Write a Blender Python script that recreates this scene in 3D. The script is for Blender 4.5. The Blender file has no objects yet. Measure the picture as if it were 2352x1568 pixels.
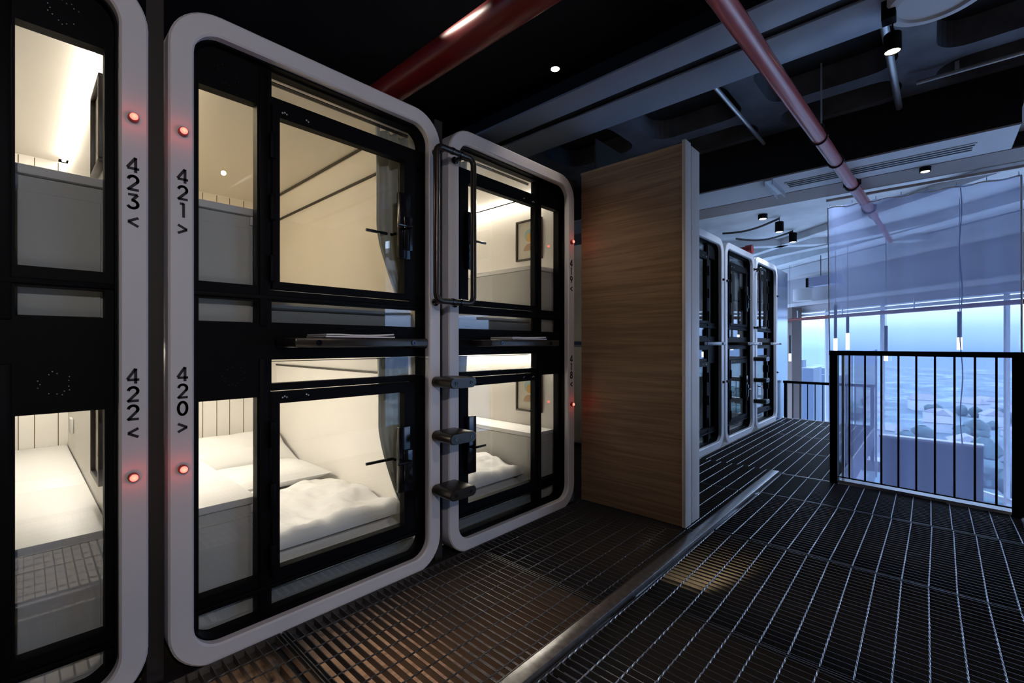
import bpy, bmesh, math, random
from mathutils import Vector, Matrix
random.seed(7)
scene = bpy.context.scene
C = scene.collection
PI = math.pi

# ------------------------------------------------------------------ materials
def srgb(r, g, b):
    f = lambda c: (c/255/12.92) if c/255 <= .04045 else ((c/255+.055)/1.055)**2.4
    return (f(r), f(g), f(b), 1)

def mat(name, col, rough=.5, metal=0., spec=.5, bump=None, noise=None, coat=0.):
    m = bpy.data.materials.new(name); m.use_nodes = True
    nt = m.node_tree; b = nt.nodes['Principled BSDF']
    b.inputs['Base Color'].default_value = (*col[:3], 1)
    b.inputs['Roughness'].default_value = rough
    b.inputs['Metallic'].default_value = metal
    b.inputs['Specular IOR Level'].default_value = spec
    b.inputs['Coat Weight'].default_value = coat
    tc = nt.nodes.new('ShaderNodeTexCoord')
    if noise:
        sc, amt = noise
        n = nt.nodes.new('ShaderNodeTexNoise'); n.inputs['Scale'].default_value = sc; n.inputs['Detail'].default_value = 5
        nt.links.new(tc.outputs['Object'], n.inputs['Vector'])
        r = nt.nodes.new('ShaderNodeValToRGB')
        r.color_ramp.elements[0].position = .3; r.color_ramp.elements[1].position = .7
        r.color_ramp.elements[0].color = tuple(c*(1-amt) for c in col[:3])+(1,)
        r.color_ramp.elements[1].color = tuple(min(1, c*(1+amt)) for c in col[:3])+(1,)
        nt.links.new(n.outputs['Fac'], r.inputs['Fac']); nt.links.new(r.outputs['Color'], b.inputs['Base Color'])
    if bump:
        sc, st = bump
        n2 = nt.nodes.new('ShaderNodeTexNoise'); n2.inputs['Scale'].default_value = sc; n2.inputs['Detail'].default_value = 4
        nt.links.new(tc.outputs['Object'], n2.inputs['Vector'])
        bp = nt.nodes.new('ShaderNodeBump'); bp.inputs['Strength'].default_value = st; bp.inputs['Distance'].default_value = .01
        nt.links.new(n2.outputs['Fac'], bp.inputs['Height']); nt.links.new(bp.outputs['Normal'], b.inputs['Normal'])
    return m

def emit(name, col, s):
    m = bpy.data.materials.new(name); m.use_nodes = True
    b = m.node_tree.nodes['Principled BSDF']
    b.inputs['Base Color'].default_value = (*col[:3], 1)
    b.inputs['Emission Color'].default_value = (*col[:3], 1)
    b.inputs['Emission Strength'].default_value = s
    return m

def glass(name, tint, ior=1.55, rough=0.0):
    m = bpy.data.materials.new(name); m.use_nodes = True
    nt = m.node_tree; nt.nodes.clear()
    out = nt.nodes.new('ShaderNodeOutputMaterial')
    t = nt.nodes.new('ShaderNodeBsdfTransparent'); t.inputs[0].default_value = (*tint, 1)
    g = nt.nodes.new('ShaderNodeBsdfGlossy'); g.inputs['Roughness'].default_value = rough
    fr = nt.nodes.new('ShaderNodeFresnel')
    ge = nt.nodes.new('ShaderNodeNewGeometry'); mi = nt.nodes.new('ShaderNodeMapRange')   # same reflectance from both faces of a thin pane
    mi.inputs['To Min'].default_value = ior; mi.inputs['To Max'].default_value = 1/ior
    nt.links.new(ge.outputs['Backfacing'], mi.inputs['Value']); nt.links.new(mi.outputs[0], fr.inputs['IOR'])
    mx = nt.nodes.new('ShaderNodeMixShader')
    nt.links.new(fr.outputs[0], mx.inputs[0]); nt.links.new(t.outputs[0], mx.inputs[1]); nt.links.new(g.outputs[0], mx.inputs[2])
    nt.links.new(mx.outputs[0], out.inputs[0])
    return m

def scrim(name, col, clear, streak=14., ttint=(1, 1, 1)):
    m = bpy.data.materials.new(name); m.use_nodes = True
    nt = m.node_tree; nt.nodes.clear()
    out = nt.nodes.new('ShaderNodeOutputMaterial')
    t = nt.nodes.new('ShaderNodeBsdfTransparent'); t.inputs[0].default_value = (*ttint, 1)
    d = nt.nodes.new('ShaderNodeBsdfDiffuse'); d.inputs[0].default_value = (*col, 1)
    tl = nt.nodes.new('ShaderNodeBsdfTranslucent'); tl.inputs[0].default_value = (*col, 1)
    m1 = nt.nodes.new('ShaderNodeMixShader'); m1.inputs[0].default_value = .55
    nt.links.new(d.outputs[0], m1.inputs[1]); nt.links.new(tl.outputs[0], m1.inputs[2])
    tc = nt.nodes.new('ShaderNodeTexCoord'); mp = nt.nodes.new('ShaderNodeMapping')
    mp.inputs['Scale'].default_value = (1, 1, .06)
    n = nt.nodes.new('ShaderNodeTexNoise'); n.inputs['Scale'].default_value = streak; n.inputs['Detail'].default_value = 3
    nt.links.new(tc.outputs['Object'], mp.inputs[0]); nt.links.new(mp.outputs[0], n.inputs['Vector'])
    mr = nt.nodes.new('ShaderNodeMapRange'); mr.inputs['From Min'].default_value = .3; mr.inputs['From Max'].default_value = .7
    mr.inputs['To Min'].default_value = clear+.006; mr.inputs['To Max'].default_value = clear-.006
    nt.links.new(n.outputs['Fac'], mr.inputs['Value'])
    m2 = nt.nodes.new('ShaderNodeMixShader')
    nt.links.new(mr.outputs[0], m2.inputs[0]); nt.links.new(m1.outputs[0], m2.inputs[1]); nt.links.new(t.outputs[0], m2.inputs[2])
    nt.links.new(m2.outputs[0], out.inputs[0])
    return m

def wood(name, c1, c2, axis_scale, rough=.45):
    m = bpy.data.materials.new(name); m.use_nodes = True
    nt = m.node_tree; b = nt.nodes['Principled BSDF']; b.inputs['Roughness'].default_value = rough
    tc = nt.nodes.new('ShaderNodeTexCoord'); mp = nt.nodes.new('ShaderNodeMapping'); mp.inputs['Scale'].default_value = axis_scale
    nt.links.new(tc.outputs['Object'], mp.inputs[0])
    n = nt.nodes.new('ShaderNodeTexNoise'); n.inputs['Scale'].default_value = 1; n.inputs['Detail'].default_value = 8; n.inputs['Distortion'].default_value = .8
    nt.links.new(mp.outputs[0], n.inputs['Vector'])
    r = nt.nodes.new('ShaderNodeValToRGB')
    r.color_ramp.elements[0].position = .36; r.color_ramp.elements[0].color = (*c1, 1)
    r.color_ramp.elements[1].position = .62; r.color_ramp.elements[1].color = (*c2, 1)
    nt.links.new(n.outputs['Fac'], r.inputs[0]); nt.links.new(r.outputs[0], b.inputs['Base Color'])
    bp = nt.nodes.new('ShaderNodeBump'); bp.inputs['Strength'].default_value = .15; bp.inputs['Distance'].default_value = .003
    nt.links.new(n.outputs['Fac'], bp.inputs['Height']); nt.links.new(bp.outputs[0], b.inputs['Normal'])
    return m

M = dict(
    white=mat('white_paint', (.71, .68, .69), .38, bump=(60, .03)),
    black=mat('black_metal', (.002, .002, .0028), .55, spec=.10),
    blackgloss=mat('black_gloss', (.006, .006, .008), .16),
    bronze=mat('bronze_steel', (.048, .040, .034), .28, metal=.6),
    dark=mat('dark_void', (.012, .011, .011), .7),
    gapdark=mat('gap_board', (.02, .016, .015), .6),
    shell=mat('cabin_wall', (.84, .81, .76), .5, noise=(3, .03)),
    shelltop=mat('cabin_ceiling', (.84, .81, .76), .28),
    groove=mat('groove', (.16, .12, .08), .6),
    strip=mat('dark_strip', (.03, .024, .018), .5),
    counter=mat('counter_white', (.80, .79, .77), .42, spec=.3),
    countbody=mat('counter_body', (.60, .60, .575), .5, spec=.25),
    valance=mat('valance_cloth', (.24, .255, .26), .85, bump=(30, .3)),
    linen=mat('linen', (.86, .855, .84), .85, bump=(25, .10), noise=(6, .03)),
    sheet=mat('sheet', (.62, .62, .60), .85, bump=(40, .2)),
    led=emit('led_strip', (1, .92, .80), 9),
    leddim=emit('led_dim', (1, .86, .62), 2.2),
    red=emit('red_lens', (1.0, .27, .20), 1.5),
    redoff=mat('lens_off', (.04, .015, .02), .3),
    redring=mat('red_bezel', (.45, .05, .04), .35),
    digit=mat('digit_black', (.012, .010, .014), .6),
    glass=glass('clear_glass', (.96, .97, .965)),
    winglass=glass('window_glass', (.93, .96, 1.0), 1.3),
    woodwall=wood('partition_oak', (.21, .125, .070), (.34, .22, .13), (1.6, 1.6, 42)),
    woodedge=mat('partition_edge', (.80, .74, .69), .45),
    woodlow=wood('low_wall_wood', (.17, .10, .06), (.33, .21, .125), (2, 2, 30)),
    bar=mat('grating_bar', (.085, .082, .085), .42, metal=.6),
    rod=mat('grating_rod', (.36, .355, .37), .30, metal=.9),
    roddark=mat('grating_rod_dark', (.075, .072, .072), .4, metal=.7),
    stripmetal=mat('edge_strip', (.26, .25, .25), .30, metal=.85, noise=(40, .25)),
    joist=mat('joist', (.05, .047, .045), .5, metal=.3),
    ceil=mat('ceiling_black', (.012, .012, .015), .55, spec=.3),
    rib=mat('ceiling_rib', (.10, .11, .14), .5, noise=(5, .4)),
    duct=mat('duct_paint', (.33, .39, .50), .34),
    soffit=mat('soffit_white', (.62, .64, .68), .5),
    soffit2=mat('soffit_grey', (.30, .26, .25), .6),
    farceil=mat('far_ceiling', (.75, .77, .80), .6, noise=(3, .12)),
    header=mat('header_grey', (.50, .48, .50), .6),
    headerlight=mat('header_ledge', (.72, .71, .72), .5),
    red_pipe=mat('red_paint', (.16, .007, .005), .36, spec=.4),
    pink_pipe=mat('pinkish_red_paint', (.46, .12, .13), .22, spec=.7),  # lighter, pinker red than the other pipe
    conduit=mat('galvanized', (.55, .56, .58), .35, metal=.7),
    lampwarm=emit('lamp_warm', (1, .80, .58), 14),
    lampwhite=emit('lamp_white', (1, .95, .9), 6),
    pend=mat('pendant_tube', (.05, .045, .05), .4),
    scrim=scrim('mesh_scrim', (.46, .53, .84), .57, ttint=(.95, .96, 1)),
    guard=scrim('guard_film', (.36, .36, .48), .62, 25.),
    kerb=mat('kerb_white', (.62, .62, .66), .35),
    lowfloor=wood('low_floor', (.10, .06, .035), (.20, .12, .07), (3, 1, 1)),
    hallfloor=mat('hall_floor', (.62, .63, .66), .5),
    parapet=mat('parapet_grey', (.085, .07, .068), .6),
    brownwall=mat('column_brown', (.16, .12, .11), .6),
    mull=mat('mullion_white', (.68, .72, .80), .4),
    paper=mat('print_paper', (.74, .70, .60), .7),
    ink1=mat('print_orange', (.72, .42, .13), .7), ink2=mat('print_teal', (.42, .58, .56), .7), ink3=mat('print_brown', (.50, .34, .22), .7),
    frameblk=mat('picture_frame', (.035, .025, .02), .4),
    towel=mat('towel', (.80, .76, .76), .9, bump=(200, .3)),
    metalend=mat('end_panel_metal', (.40, .46, .58), .22, metal=.85),
    boxlamp=mat('box_lamp', (.42, .44, .62), .4),
    house=mat('house_wall', (.30, .32, .36), .7), houseroof=mat('house_roof', (.14, .135, .16), .8),
    tower=mat('tower_wall', (.045, .065, .11), .7),  # bluish haze put into the wall colour
)
# far ground: patches of trees, lawns and pale streets, distance haze put into the colours
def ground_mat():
    m = bpy.data.materials.new('hazy_valley_ground'); m.use_nodes = True
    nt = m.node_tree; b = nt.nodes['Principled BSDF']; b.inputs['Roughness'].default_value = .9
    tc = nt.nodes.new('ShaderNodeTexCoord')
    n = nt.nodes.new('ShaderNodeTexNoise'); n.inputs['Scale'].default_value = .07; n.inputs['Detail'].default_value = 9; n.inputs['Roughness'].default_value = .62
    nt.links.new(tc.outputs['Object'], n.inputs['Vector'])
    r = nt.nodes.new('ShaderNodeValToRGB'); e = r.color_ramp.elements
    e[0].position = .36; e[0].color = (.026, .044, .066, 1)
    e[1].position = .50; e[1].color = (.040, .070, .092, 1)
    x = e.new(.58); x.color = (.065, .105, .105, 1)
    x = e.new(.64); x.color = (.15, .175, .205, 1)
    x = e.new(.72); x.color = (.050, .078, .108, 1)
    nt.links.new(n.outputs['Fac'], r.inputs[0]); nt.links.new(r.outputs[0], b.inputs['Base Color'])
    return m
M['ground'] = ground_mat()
def cloth_mat():
    m = bpy.data.materials.new('curtain_grey'); m.use_nodes = True; nt = m.node_tree; b = nt.nodes['Principled BSDF']
    b.inputs['Base Color'].default_value = (.52, .54, .52, 1); b.inputs['Roughness'].default_value = .85
    tl = nt.nodes.new('ShaderNodeBsdfTranslucent'); tl.inputs[0].default_value = (.74, .74, .68, 1)
    mx = nt.nodes.new('ShaderNodeMixShader'); mx.inputs[0].default_value = .28
    nt.links.new(b.outputs[0], mx.inputs[1]); nt.links.new(tl.outputs[0], mx.inputs[2]); nt.links.new(mx.outputs[0], nt.nodes['Material Output'].inputs[0])
    return m
M['curtain'] = cloth_mat()

# ------------------------------------------------------------------ mesh helpers
class MB:
    def __init__(s): s.v = []; s.f = []
    def add(s, vs, fs):
        o = len(s.v); s.v += [tuple(v) for v in vs]; s.f += [tuple(i+o for i in f) for f in fs]; return s
    def box(s, x0, x1, y0, y1, z0, z1):
        x0, x1 = sorted((x0, x1)); y0, y1 = sorted((y0, y1)); z0, z1 = sorted((z0, z1))
        return s.add([(x, y, z) for x in (x0, x1) for y in (y0, y1) for z in (z0, z1)],
                     [(0, 1, 3, 2), (4, 6, 7, 5), (0, 4, 5, 1), (2, 3, 7, 6), (0, 2, 6, 4), (1, 5, 7, 3)])
    def bbox(s, x0, x1, y0, y1, z0, z1, c=.003):
        """box with chamfered edges"""
        x0, x1 = sorted((x0, x1)); y0, y1 = sorted((y0, y1)); z0, z1 = sorted((z0, z1))
        bm = bmesh.new(); bmesh.ops.create_cube(bm, size=1)
        for v in bm.verts:
            v.co = ((x0+x1)/2+v.co.x*(x1-x0), (y0+y1)/2+v.co.y*(y1-y0), (z0+z1)/2+v.co.z*(z1-z0))
        c = min(c, (x1-x0)*.45, (y1-y0)*.45, (z1-z0)*.45)
        bmesh.ops.bevel(bm, geom=bm.edges[:], offset=c, segments=2, affect='EDGES', profile=.5)
        bm.verts.index_update()
        s.add([v.co[:] for v in bm.verts], [[v.index for v in f.verts] for f in bm.faces]); bm.free(); return s
    def obox(s, o, ax, ay, az):
        o, ax, ay, az = map(Vector, (o, ax, ay, az))
        return s.add([o+ax*a+ay*b+az*c for a in (0, 1) for b in (0, 1) for c in (0, 1)],
                     [(0, 1, 3, 2), (4, 6, 7, 5), (0, 4, 5, 1), (2, 3, 7, 6), (0, 2, 6, 4), (1, 5, 7, 3)])
    def tube(s, pts, r, n=12, cap=True, sq=False):
        pts = [Vector(p) for p in pts]; rings = []
        up = None
        for i, p in enumerate(pts):
            t = (pts[min(i+1, len(pts)-1)]-pts[max(i-1, 0)]).normalized()
            if up is None: up = Vector((0, 0, 1)) if abs(t.z) < .9 else Vector((1, 0, 0))
            a = (up-t*up.dot(t)).normalized(); b = t.cross(a); up = a
            rr = r[i] if isinstance(r, (list, tuple)) else r
            rings.append([p+(a*math.cos(2*PI*k/n)+b*math.sin(2*PI*k/n))*rr for k in range(n)])
        vs = [v for g in rings for v in g]; fs = []
        for i in range(len(pts)-1):
            for k in range(n):
                fs.append((i*n+k, i*n+(k+1) % n, (i+1)*n+(k+1) % n, (i+1)*n+k))
        if cap: fs.append(tuple(range(n-1, -1, -1))); fs.append(tuple(range((len(pts)-1)*n, len(pts)*n)))
        return s.add(vs, fs)
    def lathe(s, prof, axis_o, axis_d, n=24):
        d = Vector(axis_d).normalized(); o = Vector(axis_o)
        a = d.orthogonal().normalized(); b = d.cross(a)
        vs = []; fs = []
        for (r, h) in prof:
            for k in range(n): vs.append(o+d*h+(a*math.cos(2*PI*k/n)+b*math.sin(2*PI*k/n))*max(r, 1e-5))
        for i in range(len(prof)-1):
            for k in range(n): fs.append((i*n+k, i*n+(k+1) % n, (i+1)*n+(k+1) % n, (i+1)*n+k))
        return s.add(vs, fs)
    def obj(s, name, m, parent=None, smooth=True, loc=None):
        me = bpy.data.meshes.new(name)
        vs = s.v
        if loc is not None: vs = [(v[0]-loc[0], v[1]-loc[1], v[2]-loc[2]) for v in vs]
        me.from_pydata(vs, [], s.f); me.update()
        bm = bmesh.new(); bm.from_mesh(me); bmesh.ops.recalc_face_normals(bm, faces=bm.faces); bm.to_mesh(me); bm.free()
        me.materials.append(M[m] if isinstance(m, str) else m)
        if smooth:
            me.polygons.foreach_set('use_smooth', [True]*len(me.polygons)); me.set_sharp_from_angle(angle=math.radians(35))
        o = bpy.data.objects.new(name, me); C.objects.link(o)
        if parent is not None:
            o.parent = parent
            po = Vector((0, 0, 0)); q = parent
            while q is not None: po = po+Vector(q.location); q = q.parent
            o.location = -po if loc is None else Vector(loc)-po
        elif loc is not None: o.location = loc
        return o

def thing(name, label, cat, loc, group=None):
    o = bpy.data.objects.new(name, None); C.objects.link(o); o.location = loc; o.empty_display_size = .1
    o['label'] = label; o['category'] = cat
    if group: o['group'] = group
    return o
def tag(o, label, cat, group=None):
    o['label'] = label; o['category'] = cat
    if group: o['group'] = group
    return o
def struct(o): o['kind'] = 'structure'; return o
def dup(root, off, label=None, group=None):
    r = root.copy(); C.objects.link(r); r.location = Vector(root.location)+Vector(off)
    if label: r['label'] = label
    if group: r['group'] = group
    def rec(src, dst):
        for ch in list(src.children):
            c = ch.copy(); C.objects.link(c); c.parent = dst; rec(ch, c)
    rec(root, r); return r

def rloop(y0, y1, z0, z1, r, n=10):
    pts = []
    for cy, cz, a0 in ((y1-r, z1-r, 0), (y0+r, z1-r, 90), (y0+r, z0+r, 180), (y1-r, z0+r, 270)):
        for k in range(n+1):
            a = math.radians(a0+90*k/n); pts.append((cy+r*math.cos(a), cz+r*math.sin(a)))
    return pts
def ring(mb, layers):
    """layers: list of (x, loop) ; bridges consecutive and closes the last to the first"""
    n = len(layers[0][1]); vs = [(x, y, z) for x, lp in layers for (y, z) in lp]; fs = []; L = len(layers)
    for i in range(L):
        j = (i+1) % L
        for k in range(n): fs.append((i*n+k, i*n+(k+1) % n, j*n+(k+1) % n, j*n+k))
    return mb.add(vs, fs)
def plate(mb, x0, x1, y0, y1, z0, z1, holes):
    """plate in the YZ plane with rectangular holes, real thickness x0..x1"""
    ys = sorted({y0, y1, *[h[0] for h in holes], *[h[1] for h in holes]}); zs = sorted({z0, z1, *[h[2] for h in holes], *[h[3] for h in holes]})
    def solid(i, j):
        if not (0 <= i < len(ys)-1 and 0 <= j < len(zs)-1): return False
        cy, cz = (ys[i]+ys[i+1])/2, (zs[j]+zs[j+1])/2
        return not any(h[0] < cy < h[1] and h[2] < cz < h[3] for h in holes)
    for i in range(len(ys)-1):
        for j in range(len(zs)-1):
            if not solid(i, j): continue
            a, b, c, d = ys[i], ys[i+1], zs[j], zs[j+1]
            for x in (x0, x1): mb.add([(x, a, c), (x, b, c), (x, b, d), (x, a, d)], [(0, 1, 2, 3)])
            if not solid(i-1, j): mb.add([(x0, a, c), (x1, a, c), (x1, a, d), (x0, a, d)], [(0, 1, 2, 3)])
            if not solid(i+1, j): mb.add([(x0, b, c), (x1, b, c), (x1, b, d), (x0, b, d)], [(0, 1, 2, 3)])
            if not solid(i, j-1): mb.add([(x0, a, c), (x1, a, c), (x1, b, c), (x0, b, c)], [(0, 1, 2, 3)])
            if not solid(i, j+1): mb.add([(x0, a, d), (x1, a, d), (x1, b, d), (x0, b, d)], [(0, 1, 2, 3)])
    return mb

# ------------------------------------------------------------------ camera
HC = 1.1
F = 1050.0
YAW = math.atan2(967, F)
cam = bpy.data.cameras.new('camera'); cam.sensor_width = 36; cam.lens = 36*F/2352; cam.shift_y = 6/2352; cam.clip_start = .02; cam.clip_end = 2000
co = bpy.data.objects.new('camera', cam); C.objects.link(co); co.location = (0, 0, HC); co.rotation_euler = (PI/2, 0, YAW); scene.camera = co
DV = Vector((-math.sin(YAW), math.cos(YAW), 0)); RV = Vector((math.cos(YAW), math.sin(YAW), 0))

# ------------------------------------------------------------------ digits
def arc(cx, cy, rx, ry, a0, a1, n=14):
    return [(cx+rx*math.cos(math.radians(a0+(a1-a0)*k/n)), cy+ry*math.sin(math.radians(a0+(a1-a0)*k/n))) for k in range(n+1)]
GL = {  # strokes in a 0..0.62 x 0..1 cell
    '4': [[(.44, 0), (.44, .96)], [(.44, .96), (.02, .28)], [(.02, .25), (.62, .25)]],
    '2': [arc(.31, .70, .235, .24, 165, -38) + [(.07, .07)], [(.04, .075), (.60, .075)]],
    '3': [[(.06, .925), (.54, .925)], [(.54, .925), (.27, .56)], arc(.29, .31, .26, .245, 95, -150)],
    '1': [[(.36, 0), (.36, .97)], [(.36, .925), (.15, .925)]],
    '0': [arc(.31, .5, .245, .43, 0, 360, 28)],
    '9': [arc(.31, .68, .235, .25, 0, 360, 24), [(.53, .62), (.24, .02)]],
    '8': [arc(.31, .74, .19, .19, 0, 360, 22), arc(.31, .29, .245, .23, 0, 360, 24)],
    '<': [[(.58, .60), (.06, .32)], [(.06, .32), (.58, .04)]],
    '>': [[(.04, .60), (.56, .32)], [(.56, .32), (.04, .04)]],
}
def digits(text, x, yc, ztop, parent, s=.048, pitch=.0562):
    w = .0078
    for i, ch in enumerate(text):
        mb = MB()
        zb = ztop-i*pitch-s - (.002 if ch in '<>' else 0) + (0.0 if ch not in '<>' else .004)
        for st in GL[ch]:
            pts = [(yc+(px-.31)*s, zb+pz*s) for px, pz in st]
            for (a, b) in zip(pts[:-1], pts[1:]):
                va, vb = Vector(a), Vector(b); t = (vb-va)
                if t.length < 1e-6: continue
                t.normalize(); n = Vector((-t.y, t.x))*w/2; e = t*(w*.28 if len(st) > 2 else 0)
                q = [va-e+n, va-e-n, vb+e-n, vb+e+n]
                mb.add([(x, p.x, p.y) for p in q]+[(x+.0008, p.x, p.y) for p in q],
                       [(4, 5, 6, 7), (0, 3, 2, 1), (0, 1, 5, 4), (2, 3, 7, 6), (1, 2, 6, 5), (3, 0, 4, 7)])
        mb.obj('arrow_mark' if ch in '<>' else 'numeral', 'digit', parent, smooth=False)

# ------------------------------------------------------------------ capsule pods
FX, GX = -1.805, -1.883            # front of frame, plane of glazing
PW, PH, MH = 1.104, 2.227, 1.1035  # pod width, height, one cabin
BX = -3.72                         # back wall of a cabin

def pod(y0, mirror, label, nums, far=False, ledp=(1, 1), off=0.0):
    """y0: outer edge with the smaller y. mirror flips the layout (counter and numbers on the large-y side)."""
    U = (lambda u: y0+PW-u) if mirror else (lambda u: y0+u)
    def R(u0, u1): a, b = U(u0), U(u1); return (min(a, b), max(a, b))
    root = thing('capsule_pod', label, 'sleeping pod', (FX+off, y0+PW/2, 0.0), 'sleeping pods')
    fx, gx, bx = FX+off, GX+off, BX+off
    # rounded white frame
    mb = MB(); yA, yB = y0, y0+PW
    ro, ri = .15, .085; t = .07; c = .006
    ring(mb, [(fx-.115, rloop(yA, yB, 0.004, PH, ro)), (fx-c, rloop(yA, yB, .004, PH, ro)), (fx, rloop(yA+c, yB-c, .004+c, PH-c, ro-c)),
              (fx, rloop(yA+t-c, yB-t+c, t-c, PH-t+c, ri+c)), (fx-c, rloop(yA+t, yB-t, t, PH-t, ri)), (fx-.115, rloop(yA+t-.002, yB-t+.002, t-.002, PH-t+.002, ri))])
    mb.obj('frame', 'white', root)
    # black liner round the inside of the frame
    mb = MB()
    lo_ = rloop(yA+t-.001, yB-t+.001, t-.001, PH-t+.001, ri); li_ = rloop(yA+t+.006, yB-t-.006, t+.005, PH-t-.006, ri-.006)
    ring(mb, [(gx-.03, lo_), (fx-.034, lo_), (fx-.034, li_), (gx-.03, li_)])
    mb.obj('liner', 'black', root)
    # black glazing panel
    holes = []; panes = []
    for k in (0, 1):
        z = MH*k
        cells = [(.097, .283, .217+z, .900+z), (.097, .283, .077+z, .160+z), (.334, 1.036, .948+z, 1.040+z), (1.000, 1.036, .235+z, .862+z), (.334, 1.036, .080+z, .163+z)]
        for c4 in cells:
            a, b = R(c4[0], c4[1]); holes.append((a, b, c4[2], c4[3])); panes.append((a, b, c4[2], c4[3]))
        a, b = R(.330, .990); holes.append((a, b, .204+z, .920+z))
    plate(MB(), 0, 1, 0, 1, 0, 1, [])
    mb = plate(MB(), gx-.03, gx+.014, y0+.06, y0+PW-.06, .06, PH-.06, holes)
    mb.obj('glazing_bars', 'black', root, smooth=False)
    for (a, b, c0, c1) in panes:
        MB().box(gx-.006, gx-.001, a-.002, b+.002, c0-.002, c1+.002).obj('window_pane', 'glass', root, smooth=False)
    # raised bars round the middle and under the window
    for k in (0, 1):
        z = MH*k
        mb = MB(); a, b = R(.075, 1.029)
        mb.bbox(gx+.014, gx+.024, a, b, .166+z, .182+z, .003)
        a, b = R(.290, .318); mb.bbox(gx+.014, gx+.022, a, b, .06+z if k == 0 else z+.065, 1.045+z, .003)
        mb.obj('raised_bar', 'black', root)
        # speaker grille: ring of shiny studs standing in for backlit perforations on the black box above the narrow window
        mb = MB(); cu, cz = (.205, .985) if k == 0 else (.185, .965+MH)
        rs = random.Random(int(y0*1000)+k)
        for q in range(22):
            if rs.random() < .4: continue
            ang = 2*PI*q/22; rr = .036 if q % 2 else .030
            mb.lathe([(0, .0012), (.0012, .001), (.0017, 0)], (gx+.014, U(cu+rr*math.cos(ang)), cz+rr*math.sin(ang)), (1, 0, 0), 6)
        mb.obj('speaker_grille', 'conduit' if y0 < 0 else 'bronze', root)  # paler metal where the glints are stronger
    # doors
    for k in (0, 1):
        z = MH*k; dx0, dx1 = gx-.012, gx+.026
        a, b = R(.334, .986); ga, gb = R(.360, .926)
        mb = plate(MB(), dx0, dx1, a, b, .208+z, .916+z, [(ga, gb, .237+z, .871+z)])
        door = mb.obj('door', 'black', root, smooth=False)
        MB().box(gx-.002, gx+.004, ga-.004, gb+.004, .233+z, .875+z).obj('door_pane', 'glass', door, smooth=False)
        mb = MB(); pa, pb = R(.884, .948)
        mb.bbox(dx1-.004, dx1+.020, pa, pb, .40+z, .71+z, .004)
        pc, pd = R(.905, .955); mb.bbox(dx1+.018, dx1+.030, pc, pd, .44+z, .60+z, .005)
        pe, pf = R(.925, .950); mb.bbox(gx-.04, gx-.014, pe, pf, .42+z, .69+z, .004)
        mb.obj('lock_plate', 'blackgloss', door)
        mb = MB(); zc = .535+z
        mb.tube([(gx-.05, U(.925), zc), (gx-.075, U(.925), zc), (gx-.078, U(.90), zc), (gx-.078, U(.785), zc)], .0075, 8)
        mb.obj('handle', 'blackgloss', door)
        mb = MB()
        mb.tube([(dx1+.02, U(.93), zc+.012), (dx1+.052, U(.93), zc+.012), (dx1+.056, U(.92), zc+.012), (dx1+.056, U(.85), zc+.012)], .0065, 8)
        mb.obj('handle', 'blackgloss', door)
        for hz in (.285, .52, .755):
            ha, hb = R(.322, .342)
            MB().bbox(dx1-.02, dx1+.014, ha, hb, hz+z-.05, hz+z+.05, .004).obj('hinge', 'black', door)
        mb = MB()
        for su, sz in ((.37, .893), (.378, .897), (.386, .893), (.462, .898), (.47, .894)):
            mb.lathe([(0, .0028), (.0026, .002), (.0036, 0)], (dx1, U(su), sz+z), (1, 0, 0), 8)
        mb.obj('screws', 'conduit', door)
    # shelf across the middle
    a, b = R(.345, .930); sx0, sx1 = gx+.012, fx+.13
    mb = MB(); mb.bbox(sx0, sx1, a, b, 1.088, 1.123, .006)
    sh = mb.obj('shelf', 'bronze', root)
    for uu in (.43, .85):
        MB().lathe([(.011, 0), (.011, .004), (.006, .004), (.005, .001), (0, .001)], (sx1, U(uu), 1.105), (1, 0, 0), 16).obj('bolt', 'blackgloss', sh)
    a, b = R(.93, 1.036); MB().bbox(sx0, gx+.06, a, b, 1.08, 1.128, .005).obj('shelf_bracket', 'black', root)
    # cabin shells
    for k in (0, 1):
        z = MH*k; zb, zt = .05+z, 1.05+z
        ia, ib = U(.075), U(1.030)
        lo, hi = min(ia, ib), max(ia, ib)
        mb = MB(); th = .025
        mb.box(bx-th, bx, lo-th, hi+th, zb, zt)
        mb.box(bx, gx-.036, lo-th, lo, zb, zt); mb.box(bx, gx-.036, hi, hi+th, zb, zt)
        mb.box(bx-th, gx-.036, lo-th, hi+th, zb-.02, zb)
        # sloped cove on the bed side
        s = 1 if ib > ia else -1
        mb.add([(x, y, zz) for x in (bx, gx-.125) for (y, zz) in ((ib, zt-.105), (ib, zt), (ib-s*.10, zt))], [(0, 1, 2), (3, 5, 4), (0, 2, 5, 3), (0, 3, 4, 1), (1, 4, 5, 2)])
        sh = mb.obj('cabin_wall', 'shell', root, smooth=False)
        mb = MB(); ca, cb = R(.116, 1.03+.025); mb.box(bx-th, gx-.036, ca, cb, zt, zt+.02); ca, cb = R(.05, .116); mb.box(bx-th, gx-.036, ca, cb, zt+.025, zt+.04)
        mb.obj('cabin_ceiling', 'shelltop', root, smooth=False)
        mb = MB()
        for (yy, zz) in ((ib-s*.004, zt-.108), (ib-s*.104, zt-.004)):
            mb.box(bx+.01, gx-.12, yy-.006, yy+.006, zz-.006, zz+.006)
        mb.obj('cove_strip', 'strip', root, smooth=False)
        a, b = R(.33, 1.0); mb = MB()
        mb.box(gx-.062, gx-.052, a, b, zt-.012, zt-.008); mb.box(gx-.062, gx-.052, a, b, zt-.020, zt-.017)
        mb.obj('curtain_rail', 'strip', root, smooth=False)
        mb = MB()
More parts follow.
